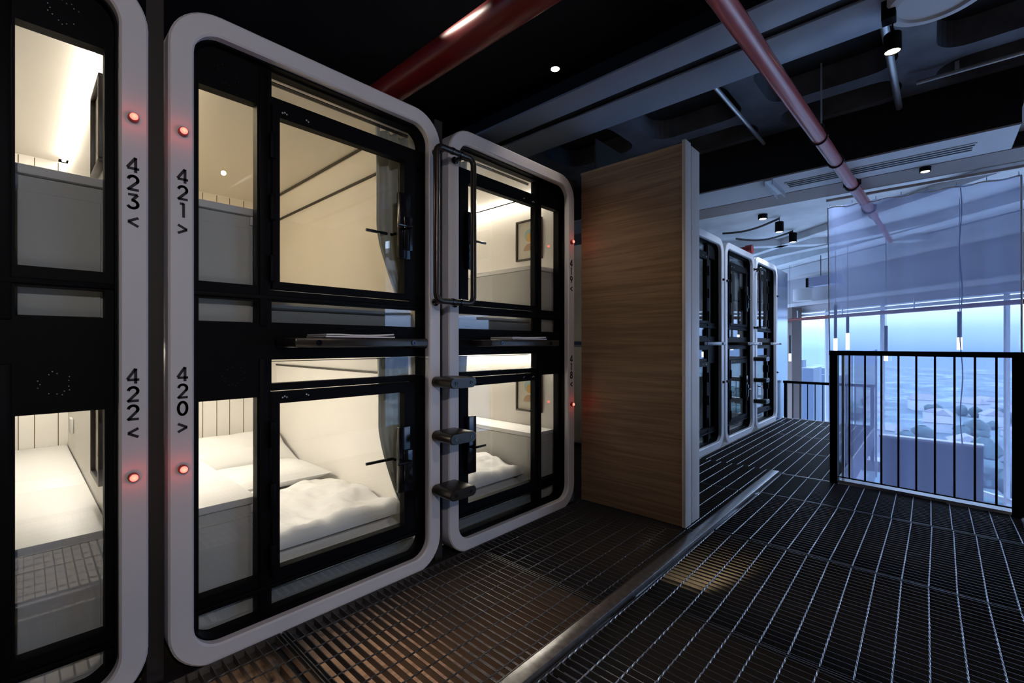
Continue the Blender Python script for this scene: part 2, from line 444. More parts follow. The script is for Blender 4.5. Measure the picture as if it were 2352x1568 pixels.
        for uu in (.115, .21, .272, .31, .39, .48, .545, .63, .71, .80, .87, .95):
            a, b = U(uu)-.002, U(uu)+.002; mb.box(bx, bx+.0015, a, b, zb, zt-.005)
        mb.obj('groove_lines', 'groove', root, smooth=False)
        a, b = R(.084, .100)
        MB().box(bx+.001, gx-.06, a, b, zt+.006, zt+.018).obj('led_strip', ('led' if ledp[k] >= .9 else 'leddim') if not far else 'shelltop', root, smooth=False)
        a, b = R(.0765, .09)
        if k == 0:
            MB().bbox(bx+.32, bx+.42, a, b, .63+z, .71+z, .004).obj('wall_socket', 'countbody', root)
    # numbers and call lights
    lx = U(.038)
    if nums:
        digits(nums[0], fx+.0003, lx, 1.674, root); digits(nums[1], fx+.0003, lx, 1.0265, root)
    for zz in (1.792, .693):
        lp = MB().lathe([(.0138, 0), (.0138, .012), (.0125, .017), (.0105, .018)], (fx, lx, zz), (1, 0, 0), 24).obj('call_light', 'redring' if not far else 'redoff', root)
        MB().lathe([(.0108, .014), (.0105, .019), (.008, .0225), (.004, .024), (0, .0242)], (fx, lx, zz), (1, 0, 0), 24).obj('lens', 'red' if not far else 'redoff', lp)
    return root, U

WARM = (1.0, .87, .70)
def cabin_light(U, z, power, col, off=0.0):
    li = bpy.data.lights.new('cabin_led_light', 'AREA'); li.shape = 'RECTANGLE'; li.size = 1.6; li.size_y = .03; li.energy = power; li.color = col
    o = bpy.data.objects.new('cabin_led_light', li); C.objects.link(o)
    y = U(.10); s = 1 if U(1) > U(0) else -1
    o.location = ((BX+GX)/2, y, z+1.045)
    d = Vector((0, s*.75, -.66)); o.rotation_euler = d.to_track_quat('-Z', 'Y').to_euler()
    # long axis along X
    q = d.to_track_quat('-Z', 'X'); 
    zax = -d.normalized(); xax = Vector((1, 0, 0)); yax = zax.cross(xax); o.matrix_world = Matrix.Translation(o.location) @ Matrix((xax, yax, zax)).transposed().to_4x4()
    return o

YA, YB, YC = .282-PW, .332, 1.488
podA, UA = pod(YA, True, 'white-framed two-storey sleeping pod numbered 423 and 422, cut by the picture edge', ('423<', '422<'))
podB, UB = pod(YB, False, 'white-framed two-storey sleeping pod numbered 421 and 420 with lit cream cabins', ('421>', '420>'), ledp=(1, .5))
podC, UC = pod(YC, True, 'white-framed two-storey sleeping pod numbered 419 and 418 beside the wood partition', ('419<', '418<'))
FO = (.145, 4.9)
def farpod(y0, mir, label):
    return pod(y0+FO[1], mir, label, None, True, off=FO[0])
podD, UD = farpod(YA, True, 'blue-lit white pod beyond the wood partition, half covered by its edge')
podE, UE = farpod(YB, False, 'blue-lit white pod between two others in the far corridor, grey curtain in its upper cabin')
podF, UF = farpod(YC, True, 'blue-lit white pod ending the far row, next to the brushed metal end panel')

cabin_light(UA, 0, 6.8, (1, .93, .82)); cabin_light(UA, MH, 7.0, (1, .90, .76))
cabin_light(UB, 0, 11, (1, .91, .78)); cabin_light(UB, MH, 5.4, (1, .80, .53))
cabin_light(UC, 0, 10, (1, .91, .79)); cabin_light(UC, MH, 8.5, (1, .89, .73))
for U in (UA, UB, UC):
    for zz in (1.792, .693):
        li = bpy.data.lights.new('call_light_glow', 'POINT'); li.energy = .05; li.color = (1, .06, .03); li.shadow_soft_size = .008
        o = bpy.data.objects.new('call_light_glow', li); C.objects.link(o); o.location = (FX+.030, U(.038), zz)

# dark boards in the gaps between and above the pods
def st_box(name, m, *b): return struct(MB().box(*b).obj(name, m, smooth=False))
st_box('wall_pods', 'gapdark', FX-.10, FX-.075, YA-1.2, YA-.004, 0, 3.0)
wp = MB()
for y0, y1 in ((YA+PW+.003, YB-.003), (YB+PW+.003, YC-.003), (YC+PW+.003, 2.655)): wp.box(FX-.06, FX-.05, y0, y1, .0, 2.24)
wp.box(-4.05, -4.0, -3.2, 9.2, -2.7, 3.05)
wp.box(FX+FO[0]-.16, FX+FO[0]-.15, 2.87, YA+FO[1]-.003, 0, 2.6)
wp.box(-4.0, -1.826, -3.2, 8.2, -.06, -.002)
struct(wp.obj('wall_left', 'gapdark', smooth=False))
wq = MB()
for y0, y1 in ((YA+PW+.003, YB-.003), (YB+PW+.003, YC-.003)): wq.box(FX+FO[0]-.06, FX+FO[0]-.05, y0+FO[1], y1+FO[1], .0, 2.24)
struct(wq.obj('trim_1', 'headerlight', smooth=False))
struct(MB().box(-2.6, FX+FO[0]-.01, YC+FO[1]+PW+.004, 8.16, 0, 2.2).obj('wall_end', 'metalend', smooth=False))

# ------------------------------------------------------------------ cabin contents
def counter(U, z, label, off=0):
    lo, hi = sorted((U(.080), U(.300)))
    x0, x1 = BX+.004, -1.922
    r = thing('counter', label, 'counter', ((x0+x1)/2, (lo+hi)/2, z+.052), 'cabin counters')
    mb = MB(); mb.bbox(x0, x1-.012, lo, hi-.004 if U(1) > U(0) else hi, z+.052, z+.485, .003)
    mb.obj('body', 'countbody', r)
    mb = MB(); xm = -2.62
    mb.bbox(x0, xm-.0015, lo, hi, z+.488, z+.515, .003); mb.bbox(xm+.0015, x1, lo, hi, z+.488, z+.515, .003)
    mb.obj('counter_top', 'counter', r)
    mb = MB()
    mb.bbox(x1-.012, x1-.004, lo+.02, hi-.02, z+.08, z+.44, .003)
    mb.obj('front_panel', 'countbody', r)
    mb = MB(); mb.bbox(x1-.012, x1-.002, U(.285)-.008, U(.285)+.008, z+.452, z+.485, .003)
    mb.obj('catch', 'counter', r)
    return r
counter(UA, 0, 'long white counter inside the cabin numbered 422'); counter(UA, MH, 'white counter inside the cabin numbered 423, seen from below')
counter(UB, 0, 'white counter beside the bed in the cabin numbered 420'); counter(UB, MH, 'grey-shaded counter inside the cabin numbered 421')
counter(UC, 0, 'white counter under the framed print in the cabin numbered 418'); counter(UC, MH, 'cream counter under the framed print in the cabin numbered 419')

def softbox(x0, x1, y0, y1, z0, z1, nx, ny, r, fn):
    """closed cushion-like slab: top surface lifted by fn(u,v), rounded sides"""
    mb = MB(); top = []; bot = []
    for i in range(nx+1):
        for j in range(ny+1):
            u, v = i/nx, j/ny; x = x0+(x1-x0)*u; y = y0+(y1-y0)*v
            e = min(u*(x1-x0), (1-u)*(x1-x0), v*(y1-y0), (1-v)*(y1-y0)); k = math.sqrt(max(0, 1-(1-min(1, e/r))**2))
            zt = z0+(z1-z0)*(.25+.75*k)+fn(u, v)*k
            top.append((x, y, zt)); bot.append((x, y, z0+.012*(1-k)))
    n = (nx+1)*(ny+1); fs = []
    g = lambda i, j: i*(ny+1)+j
    for i in range(nx):
        for j in range(ny):
            fs.append((g(i, j), g(i+1, j), g(i+1, j+1), g(i, j+1))); fs.append((n+g(i, j), n+g(i, j+1), n+g(i+1, j+1), n+g(i+1, j)))
    for i in range(nx):
        fs.append((g(i, 0), n+g(i, 0), n+g(i+1, 0), g(i+1, 0))); fs.append((g(i, ny), g(i+1, ny), n+g(i+1, ny), n+g(i, ny)))
    for j in range(ny):
        fs.append((g(0, j), g(0, j+1), n+g(0, j+1), n+g(0, j))); fs.append((g(nx, j), n+g(nx, j), n+g(nx, j+1), g(nx, j+1)))
    return mb.add(top+bot, fs)
from mathutils import noise as mn
def wr(sx, sy, a, seed):
    def f(u, v):
        p = Vector((u*sx+seed, v*sy, seed*.7))
        return a*(mn.noise(p)+.5*mn.noise(p*2.3)+.35*(1-abs(mn.noise(p*3.1+Vector((3, 1, 0)))))*.8)
    return f
def bed(U, z, label):
    lo, hi = sorted((U(.312), U(1.022)))
    r = thing('bed', label, 'bed', ((BX-1.94)/2, (lo+hi)/2, z+.052), 'cabin beds')
    MB().bbox(BX+.01, -1.930, lo, hi, z+.052, z+.13, .004).obj('base', 'valance', r)
    softbox(BX+.01, -1.945, lo, hi, z+.131, z+.222, 26, 12, .03, wr(3, 3, .006, 1.3)).obj('mattress', 'linen', r)
    return r
bed(UB, 0, 'white bed in the cabin numbered 420'); bed(UB, MH, 'bed platform in the cabin numbered 421'); bed(UC, 0, 'white bed in the cabin numbered 418'); bed(UC, MH, 'white bed in the cabin numbered 419')
def duvet(U, z, label, seed):
    lo, hi = sorted((U(.318), U(1.012)))
    s = 1 if U(1) > U(0) else -1
    w = wr(4.5, 5, .028, seed)
    def fn(u, v):
        vv = v if s > 0 else 1-v
        return w(u, v)+.03*math.sin(PI*min(1, u*1.1))*(1-.5*vv)+.02*math.exp(-((u-.95)/.1)**2)
    return tag(softbox(-2.74, -1.99, lo, hi, z+.234, z+.290, 60, 48, .06, fn).obj('duvet', 'linen', loc=(-2.35, (lo+hi)/2, z+.226)), label, 'duvet', 'white duvets')
duvet(UB, 0, 'rumpled white duvet on the bed in the cabin numbered 420', 2.1); bed(UA, 0, 'white bed in the cabin numbered 422'); bed(UA, MH, 'white bed in the cabin numbered 423'); duvet(UA, 0, 'white duvet on the bed in the cabin numbered 422', 8.3)
duvet(UC, 0, 'rumpled white duvet on the bed in the cabin numbered 418', 5.7)
def pillow(cx, cy, cz, lx, ly, h, tilt, label, seed, roll=0):
    mb = MB(); nx, ny = 26, 34; vs = []; fs = []
    for sgn in (1, -1):
        for i in range(nx+1):
            for j in range(ny+1):
                u, v = i/nx*2-1, j/ny*2-1
                k = max(0, (1-abs(u)**2.6))**.55*max(0, (1-abs(v)**3.0))**.55
                pin = 1-.07*(1-abs(u))*abs(v)**4 ; pin2 = 1-.08*(1-abs(v))*abs(u)**4
                hh = h/2*k*(1+.22*mn.noise(Vector((u*1.6+seed, v*1.8, seed))))+.004*sgn*0
                if sgn < 0: hh *= .75
                vs.append((u*lx/2*pin2, v*ly/2*pin, sgn*hh))
    n = (nx+1)*(ny+1)
    for i in range(nx):
        for j in range(ny):
            a = i*(ny+1)+j; fs.append((a, a+ny+1, a+ny+2, a+1)); fs.append((n+a, n+a+1, n+a+ny+2, n+a+ny+1))
    mb.add(vs, fs); o = mb.obj('pillow', 'linen'); o.location = (cx, cy, cz); o.rotation_euler = (0, tilt, roll)
    return tag(o, label, 'pillow', 'bed pillows')
pillow(-2.98, UB(.665), .296, .50, .66, .15, math.radians(-3), 'white pillow lying flat above the duvet in the cabin numbered 420', .4)
pillow(-3.46, UB(.668), .362, .42, .70, .17, math.radians(22), 'white pillow propped against the grooved back wall in the cabin numbered 420', 3.2)
pillow(-3.10, UC(.665), .296, .50, .66, .15, math.radians(-3), 'white pillow on the bed in the cabin numbered 418', 6.4)

def curtain(U, z, uu, label, low):
    """gathered cloth: uu(zr) -> (u_left,u_right) ; z relative 0..1 top to bottom"""
    mb = MB(); nz, nu = 34, 64; vs = []; fs = []
    zt, zb = z+1.035, z+low
    for t in (0, 1):
        for i in range(nz+1):
            h = i/nz; a, b = uu(h)
            for j in range(nu+1):
                q = j/nu; u = a+(b-a)*q
                ph = q*2*PI*3.6+.9*math.sin(2.2*h+q*4)
                amp = .021*(1-.3*h)
                x = -1.968+amp*math.sin(ph)+.006*math.sin(ph*2.3+1)-t*.0025
                vs.append((x, U(u), zt+(zb-zt)*h))
    n = (nz+1)*(nu+1)
    for i in range(nz):
        for j in range(nu):
            k = i*(nu+1)+j; fs.append((k, k+1, k+nu+2, k+nu+1)); fs.append((n+k, n+k+nu+1, n+k+nu+2, n+k+1))
    for i in range(nz):
        for j in (0, nu):
            k = i*(nu+1)+j; fs.append((k, k+nu+1, n+k+nu+1, n+k))
    for j in range(nu):
        fs.append((j, n+j, n+j+1, j+1)); k = nz*(nu+1)+j; fs.append((k, k+1, n+k+1, n+k))
    mb.add(vs, fs)
    ctr = (-1.96, U(.93), zb)
    return tag(mb.obj('curtain', 'curtain', loc=ctr), label, 'curtain', 'cabin curtains')
upB = lambda h: (.835+(.11*max(0, (h-.58)/.42)**1.6), 1.02)
loB = lambda h: (.845+(.125*max(0, (h-.45)/.55)**1.4), 1.02)
curtain(UB, MH, upB, 'grey gathered curtain drawn aside in the cabin numbered 421', .25); curtain(UB, 0, loB, 'grey gathered curtain drawn aside in the cabin numbered 420', .30)
upC = lambda h: (.845+.06*h, 1.02)
curtain(UC, MH, upC, 'grey curtain behind the grab rail in the cabin numbered 419', .24); curtain(UC, 0, upC, 'grey curtain behind the steps in the cabin numbered 418', .31)
cf = curtain(UB, MH, upB, 'grey curtain in the upper cabin of the middle far pod', .24); cf.location = Vector(cf.location)+Vector((FO[0], FO[1], 0))

def picture(U, zc, label):
    yw = U(.076); s = 1 if U(1) > U(0) else -1   # s points into the cabin
    X0, X1 = -2.262, -2.022; z0, z1 = zc-.146, zc+.146; d = .022
    r = thing('picture', label, 'picture', ((X0+X1)/2, yw, zc), 'framed prints')
    f = MB(); b = .013
    for (xa, xb, za, zb2) in ((X0, X1, z0, z0+b), (X0, X1, z1-b, z1), (X0, X0+b, z0+b, z1-b), (X1-b, X1, z0+b, z1-b)): f.bbox(xa, xb, yw+s*.001, yw+s*d, za, zb2, .002)
    f.obj('picture_frame', 'frameblk', r)
    p = MB().box(X0+b, X1-b, yw+s*.002, yw+s*.008, z0+b, z1-b).obj('print', 'paper', r, smooth=False)
    def disc(cx, cz, rx, rz, lay, m, half=False):
        n = 24; a0, a1 = (0, PI) if half else (0, 2*PI)
        pts = [(cx+rx*math.cos(a0+(a1-a0)*k/n), cz+rz*math.sin(a0+(a1-a0)*k/n)) for k in range(n+(1 if half else 0))]
        mb = MB(); L = len(pts); y1 = yw+s*(.008+lay)
        mb.add([(x, yw+s*.007, zz) for x, zz in pts]+[(x, y1, zz) for x, zz in pts], [tuple(range(L, 2*L)), tuple(range(L-1, -1, -1))]+[(k, (k+1) % L, L+(k+1) % L, L+k) for k in range(L)])
        mb.obj('printed_figure', m, p, smooth=False)
    cx = (X0+X1)/2
    disc(cx, zc+.035, .045, .045, .0006, 'ink2'); disc(cx, zc+.018, .024, .032, .0010, 'ink1'); disc(cx, zc-.075, .052, .050, .0014, 'ink3', True)
picture(UC, 1.850, 'framed portrait print on the wall of the cabin numbered 419'); picture(UC, .760, 'framed portrait print on the wall of the cabin numbered 418')
picture(UA, 1.850, 'dark-framed print seen edge-on in the cabin numbered 423'); picture(UA, .775, 'dark-framed print seen edge-on in the cabin numbered 422')

def towel(U, label):
    lo, hi = sorted((U(.46), U(.76)))
    xa, xb = GX+.03, GX+.20
    mb = MB()
    for l in range(2):
        nx, ny = 6, 18; vs = []; fs = []
        for t in (0, 1):
            for i in range(nx+1):
                for j in range(ny+1):
                    v = j/ny; y = lo+(hi-lo)*(v+.02*l*(1-v))
                    dip = (.004*math.sin(v*PI*2.2+l*.7)+(.006*v**3*l))
                    vs.append((xa+(xb-xa)*i/nx-.006*l, y, 1.1260+.0065*l+max(-.0, dip*l*.5)+t*.0055))
        n = (nx+1)*(ny+1)
        for i in range(nx):
            for j in range(ny):
                k = i*(ny+1)+j; fs.append((k, k+ny+1, k+ny+2, k+1)); fs.append((n+k, n+k+1, n+k+ny+2, n+k+ny+1))
        for i in range(nx):
            for j in (0, ny): k = i*(ny+1)+j; fs.append((k, k+ny+1, n+k+ny+1, n+k))
        for j in range(ny):
            for i in (0, nx): k = i*(ny+1)+j; fs.append((k, k+1, n+k+1, n+k))
        mb.add(vs, fs)
    return tag(mb.obj('folded_towel', 'towel', loc=(xa, (lo+hi)/2, 1.125)), label, 'towel', 'towels on the pod shelves')
towel(UB, 'folded white towel on the shelf of the pod numbered 421 and 420'); towel(UC, 'folded white towel on the shelf of the pod numbered 419 and 418')

# ------------------------------------------------------------------ ladder steps and grab rails
def step(zt, label, group):
    yc = 1.462; r = thing('ladder_step', label, 'step', (FX, yc, zt-.055), group)
    w, hgt, x1 = .083, .052, -1.660
    lp = []
    for k in range(9): a = PI/2+PI*k/8; lp.append((yc-w+hgt/2+hgt/2*math.cos(a), zt-hgt/2+hgt/2*math.sin(a)))
    for k in range(9): a = -PI/2+PI*k/8; lp.append((yc+w-hgt/2+hgt/2*math.cos(a), zt-hgt/2+hgt/2*math.sin(a)))
    n = len(lp); mb = MB(); xs = [FX+.001, x1-.004, x1]
    ins = [(yc+(y-yc)*.965, zt-hgt/2+(z-zt+hgt/2)*.9) for y, z in lp]
    mb.add([(xs[0], y, z) for y, z in lp]+[(xs[1], y, z) for y, z in lp]+[(xs[2], y, z) for y, z in ins],
           [(k, (k+1) % n, n+(k+1) % n, n+k) for k in range(n)]+[(n+k, n+(k+1) % n, 2*n+(k+1) % n, 2*n+k) for k in range(n)]+[tuple(range(n-1, -1, -1)), tuple(range(2*n, 3*n))])
    mb.obj('tread', 'bronze', r)
    for s in (-1, 1):
        MB().lathe([(.0085, 0), (.0085, .003), (.005, .003), (.004, .0005), (0, .0005)], (x1, yc+s*.048, zt-hgt/2), (1, 0, 0), 14).obj('bolt', 'blackgloss', r)
    return r
steps = [step(.940, 'dark step bridging the pods 420 and 418, topmost of three', 'ladder steps between the near pods'),
         step(.674, 'dark step bridging the pods 420 and 418, second of three', 'ladder steps between the near pods'),
         step(.408, 'dark step bridging the pods 420 and 418, lowest of three', 'ladder steps between the near pods')]
for s_, w_ in zip(steps, ('topmost', 'second', 'lowest')):
    dup(s_, (FO[0], FO[1], 0), 'small dark step between the two farthest pods, %s of three' % w_, 'ladder steps between the far pods')
def grab(label):
    yc, X, hw, z0, z1, rc = 1.462, -1.722, .118, 1.306, 2.040, .035
    r = thing('grab_rail', label, 'grab rail', (FX, yc, z0), 'grab rails')
    pts = []
    for cy, cz, a0 in ((yc+hw-rc, z1-rc, 0), (yc-hw+rc, z1-rc, 90), (yc-hw+rc, z0+rc, 180), (yc+hw-rc, z0+rc, 270)):
        for k in range(7): a = math.radians(a0+15*k); pts.append((X, cy+rc*math.cos(a), cz+rc*math.sin(a)))
    pts.append(pts[0]); MB().tube(pts, .0150, 14, cap=False).obj('tube', 'bronze', r)
    for zz in (z0, z1):
        for s in (-1, 1):
            MB().lathe([(.019, 0), (.019, .006), (.011, .010), (.011, .075)], (FX+.001, yc+s*.062, zz), (1, 0, 0), 16).obj('standoff', 'blackgloss', r)
        cl = MB()
        for s in (-.02, .03): cl.tube([(X, yc+s-.006, zz), (X, yc+s+.006, zz)], .0175, 14)
        cl.obj('collar', 'blackgloss', r)
    return r
g0 = grab('bronze tube grab rail mounted across the pods 421 and 419')
dup(g0, (FO[0], FO[1], 0), 'dark tube grab rail between the two farthest pods')

# ------------------------------------------------------------------ wood partition
pp = thing('partition', 'tall oak-grain partition panel with pale end boards, standing on the grating', 'partition', (-1.45, 2.755, .02))
MB().box(-1.800, -1.086, 2.668, 2.860, .022, 2.268).obj('panel', 'woodwall', pp, smooth=False)
MB().bbox(-1.086, -1.064, 2.652, 2.735, .022, 2.300, .003).obj('end_board', 'woodedge', pp)
MB().bbox(-1.086, -1.066, 2.747, 2.875, .022, 2.290, .003).obj('end_board', 'woodedge', pp)
MB().bbox(-1.800, -1.086, 2.656, 2.872, 2.268, 2.284, .002).obj('top_edge', mat('oak_edge', (.40, .29, .18), .5), pp)

# ------------------------------------------------------------------ floors
floor = bpy.data.objects.new('floor', None); C.objects.link(floor); struct(floor)
SP, RP = .0345, .0935
def grating(x0, x1, y0, y1, z, xr, rodm='rod', h=.024):
    mb = MB(); e = .003
    n = int((y1-y0)/SP)
    for i in range(n):
        y = y0+(i+.5)*(y1-y0)/n; mb.box(x0+e, x1-e, y-.0015, y+.0015, z-h, z)
    for yy in (y0+e, y1-e): mb.box(x0+e, x1-e, yy-.002, yy+.002, z-h, z+.001)
    for xx in (x0+e, x1-e): mb.box(xx-.002, xx+.002, y0+e, y1-e, z-h, z+.001)
    g = mb.obj('grating_panel', 'bar', floor, smooth=False, loc=((x0+x1)/2, (y0+y1)/2, z))
    mb = MB(); k = math.ceil((x0-xr)/RP); m = 0
    while xr+k*RP < x1-.01:
        x = xr+k*RP; k += 1
        if x < x0+.01: continue
        # twisted square rod
        L = y1-y0-2*e; ns = int(L/.012); vs = []; fs = []; a = .0032
        for i in range(ns+1):
            y = y0+e+L*i/ns; th = i*.012/.0345*PI/2
            for q in range(4):
                t = th+q*PI/2; vs.append((x+a*math.cos(t), y, z-.0012+a*math.sin(t)))
        for i in range(ns):
            for q in range(4): fs.append((i*4+q, i*4+(q+1) % 4, i*4+4+(q+1) % 4, i*4+4+q))
        mb.add(vs, fs); m += 1
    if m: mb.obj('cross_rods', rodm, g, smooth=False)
    return g
ZL = .018
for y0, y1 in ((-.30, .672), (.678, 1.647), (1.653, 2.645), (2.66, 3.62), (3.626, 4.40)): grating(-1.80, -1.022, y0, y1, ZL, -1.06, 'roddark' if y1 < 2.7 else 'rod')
for i, (y0, y1) in enumerate(((-.06, .897), (.903, 1.847), (1.853, 2.797), (2.803, 3.747), (3.753, 4.395))):
    g = grating(-.955, .408, y0, y1, 0, -.571)
    g.rotation_euler = (0, 0, math.radians((.6, -.6, .6, -.6, .6)[i]*(.33 if i == 4 else 1)))   # panels lie slightly askew
for y0, y1 in ((4.42, 5.38), (5.386, 6.34), (6.346, 7.30), (7.306, 7.74)): grating(-1.655, -.572, y0, y1, 0, -.571)
struct(MB().bbox(-1.020, -.962, -.6, 4.40, ZL-.05, ZL+.004, .003).obj('trim_2', 'stripmetal'))
struct(MB().bbox(-1.02, -.57, 4.402, 4.416, -.03, .004, .002).obj('trim_3', 'kerb'))
# steel joists under the panels
jo = MB()
for y in (-.30, .675, 1.65, 2.65, 3.62): 
    jo.box(-1.8, -1.0, y-.035, y+.035, -.045, -.035); jo.box(-1.8, -1.0, y-.004, y+.004, -.17, -.045); jo.box(-1.8, -1.0, y-.035, y+.035, -.18, -.17)
for y in (-.06, .90, 1.85, 2.80, 3.75): jo.box(-.96, .41, y-.03, y+.03, -.15, -.03)
for x in (-.99, .39): jo.box(x-.03, x+.03, -.6, 4.40, -.20, -.06)
jo.box(-1.65, -.57, 4.40, 4.44, -.2, -.03); jo.box(-.60, -.572, 4.44, 7.7, -.2, -.03)
struct(jo.obj('trim_4', 'joist', smooth=False))
# white edge boards round the opening
struct(MB().bbox(-.570, -.556, 4.44, 7.76, -.22, .012, .002).bbox(-1.66, -.572, 7.745, 7.760, -.22, .008, .002).bbox(.412, .426, -.6, 4.33, -.22, .01, .002).obj('trim_5', 'kerb'))
# lower level
struct(MB().box(-4, 3.2, -3.2, 4.40, -2.75, -2.70).obj('floor_lower', 'lowfloor', smooth=False))
struct(MB().box(-6, 11, 4.40, 15, -2.75, -2.70).obj('floor_hall', 'hallfloor', smooth=False))
struct(MB().box(3.02, 3.06, -3.1, 4.3, -2.70, -.3).obj('wall_cream', 'shell', smooth=False))
struct(MB().box(-1.86, -1.83, -3, 8.2, -2.70, -.005).obj('wall_lower', 'woodlow', smooth=False))

# ------------------------------------------------------------------ railings
def railing(p0, p1, ztop, zbase, nb, label, post_a=.05, post_b=.06, skip=()):
    p0, p1 = Vector((*p0, 0)), Vector((*p1, 0)); d = (p1-p0); L = d.length; d.normalize(); n = Vector((-d.y, d.x, 0))
    r = thing('railing', label, 'railing', (p0.x, p0.y, zbase))
    def ob(o, a, b, c, name, m='black', par=r): return MB().obox(o, a, b, c).obj(name, m, par, smooth=False)
    Z = Vector((0, 0, 1))
    ob(p0-d*post_a/2-n*post_a/2+Z*zbase, d*post_a, n*post_a, Z*(ztop-zbase-.03), 'post'); ob(p1-d*post_b/2-n*post_b/2+Z*zbase, d*post_b, n*post_b, Z*(ztop-zbase-.03), 'post')
    ob(p0-d*.03-n*.028+Z*(ztop-.036), d*(L+.06), n*.056, Z*.036, 'handrail')
    ob(p0-n*.006+Z*(zbase+.048), d*L, n*.012, Z*.008, 'bottom_rail')
    for k in range(1, nb+1):
        q = p0+d*(L*k/(nb+1)); MB().tube([q+Z*(zbase+.05), q+Z*(ztop-.03)], .0062, 8).obj('baluster', 'black', r)
    return r, d, n
rl, dv, nv = railing((-.578, 4.418), (.402, 4.318), 1.048, 0.0, 9, 'black steel railing with nine thin balusters in front of the mesh screen')
struct(MB().obox(Vector((-.55, 4.440, -.02)), Vector((.93, -.095, 0)), Vector((.01, .11, 0)), Vector((0, 0, .038))).obj('trim_6', 'kerb', smooth=False))
r2, _, _ = railing((-1.62, 7.80), (-.60, 7.80), .555, -.46, 10, 'low black railing beyond the far end of the corridor', .04, .04)
MB().tube([(-1.02, 7.80, -.41), (-1.02, 7.80, .53)], .02, 8).obj('post', 'black', r2)
struct(MB().box(-1.70, -.50, 7.765, 8.05, -.60, -.46).obj('floor_ledge', 'kerb', smooth=False))
# translucent guard along the corridor edge
gd = thing('guard_panel', 'translucent film guard along the corridor edge behind the railing', 'guard panel', (-.535, 5.9, .0))
MB().box(-.5375, -.535, 5.26, 7.45, -.6, 1.02).obj('film', 'guard', gd, smooth=False)
MB().box(-.5375, -.535, 4.57, 5.17, -.6, 1.02).obj('film', 'guard', gd, smooth=False)
MB().bbox(-.545, -.525, 4.53, 4.55, -.6, 1.03, .002).obj('edge_post', 'mull', gd); MB().bbox(-.545, -.525, 7.45, 7.47, -.6, 1.03, .002).obj('edge_post', 'mull', gd)

# ------------------------------------------------------------------ mesh screen
ms = thing('mesh_screen', 'sheer pale mesh screen hung on rings behind the black railing', 'screen', (-.12, 5.21, -1.2))
mb = MB(); nx, nz = 72, 40; vs = []; fs = []
for i in range(nx+1):
    for j in range(nz+1):
        u = i/nx; h = j/nz; x = -.735+1.235*u+.035*h*(1-u)
        zz = 2.405-.018*abs(math.sin(u*PI*7))*1 if j == 0 else 2.405+(-1.2-2.405)*h
        vs.append((x, 5.215+.012*math.sin(u*2*PI*5+h*1.2)*(1-.4*h)+.004*math.sin(u*47), zz))
for i in range(nx):
    for j in range(nz):
        k = i*(nz+1)+j; fs.append((k, k+nz+1, k+nz+2, k+1))
mb.add(vs, fs); mb.obj('fabric', 'scrim', ms)
mb = MB().tube([(-.735+1.235*u/36, 5.215, 2.385+.006*math.sin(u*1.1)) for u in range(37)], .006, 6); mb.obj('top_hem', 'headerlight', ms)
MB().tube([(.498, 5.215, 2.39), (.500, 5.215, .6), (.500, 5.215, -1.2)], .006, 6).obj('side_hem', 'headerlight', ms)
MB().tube([(-.733, 5.215, 2.39), (-.715, 5.215, .6), (-.70, 5.215, -1.2)], .005, 6).obj('side_hem', 'headerlight', ms)
for k in range(8):
    x = -.72+.172*k
    MB().tube([(x, 5.215+.012*math.cos(a*PI/5), 2.410+.014*math.sin(a*PI/5)) for a in range(11)], .002, 6).obj('ring', 'conduit', ms)
ct = tag(MB().bbox(-.745, 2.2, 5.20, 5.23, 2.446, 2.470, .003).obj('curtain_track', 'headerlight'), 'white metal track the mesh screen hangs from', 'curtain track')
cb = tag(MB().tube([(.167+.008*math.sin(k*.9)+.004*k*.1, 5.32, 2.42-.10*k) for k in range(33)], .004, 6).obj('cable', 'pend'), 'thin dark cable hanging behind the mesh screen', 'cable')

# ------------------------------------------------------------------ ceiling
st_box('ceiling', 'ceil', -6, 3.2, -3.2, 5.17, 3.02, 3.08)
def coffers():
    mb = MB(); zb, zt = 2.86, 3.02; r = .15
    xs = [-3.65+.895*k for k in range(8)]; ysr = [(3.13, 3.86), (3.86, 4.31)]
    for x in xs:
        for (ya, yb) in ysr:
            xa, xb = x, x+.895
            loop = rloop(0, 0, 0, 0, 0)  # placeholder for count
            L = rloop(xa+.085, xb-.085, ya+.07, yb-.07, min(r, (yb-ya)/2-.08), 6)
            n = len(L)
            O = []
            for (px, py) in L:   # outer rectangle points matched by angle
                cx, cy = (xa+xb)/2, (ya+yb)/2; dx, dy = (px-cx)/((xb-xa)/2), (py-cy)/((yb-ya)/2); k = max(abs(dx), abs(dy)); O.append((cx+dx/k*(xb-xa)/2, cy+dy/k*(yb-ya)/2))
            vs = [(p[0], p[1], zb) for p in O]+[(p[0], p[1], zb) for p in L]+[(p[0], p[1], zt) for p in L]
            fs = [(k, (k+1) % n, n+(k+1) % n, n+k) for k in range(n)]+[(n+k, n+(k+1) % n, 2*n+(k+1) % n, 2*n+k) for k in range(n)]
            # rectangle corners
            mb.add(vs, fs)
            for (qx, qy) in ((xa, ya), (xb, ya), (xb, yb), (xa, yb)):
                near = sorted(range(n), key=lambda k: (O[k][0]-qx)**2+(O[k][1]-qy)**2)[:2]
                mb.add([(qx, qy, zb), (O[near[0]][0], O[near[0]][1], zb), (O[near[1]][0], O[near[1]][1], zb)], [(0, 1, 2)])
    return mb
struct(coffers().obj('ceiling_ribs', 'rib', smooth=False))
dk = thing('cable_duct', 'wide twin-band duct crossing the dark ceiling, black slot between its bands', 'duct', (0, 2.77, 2.75))
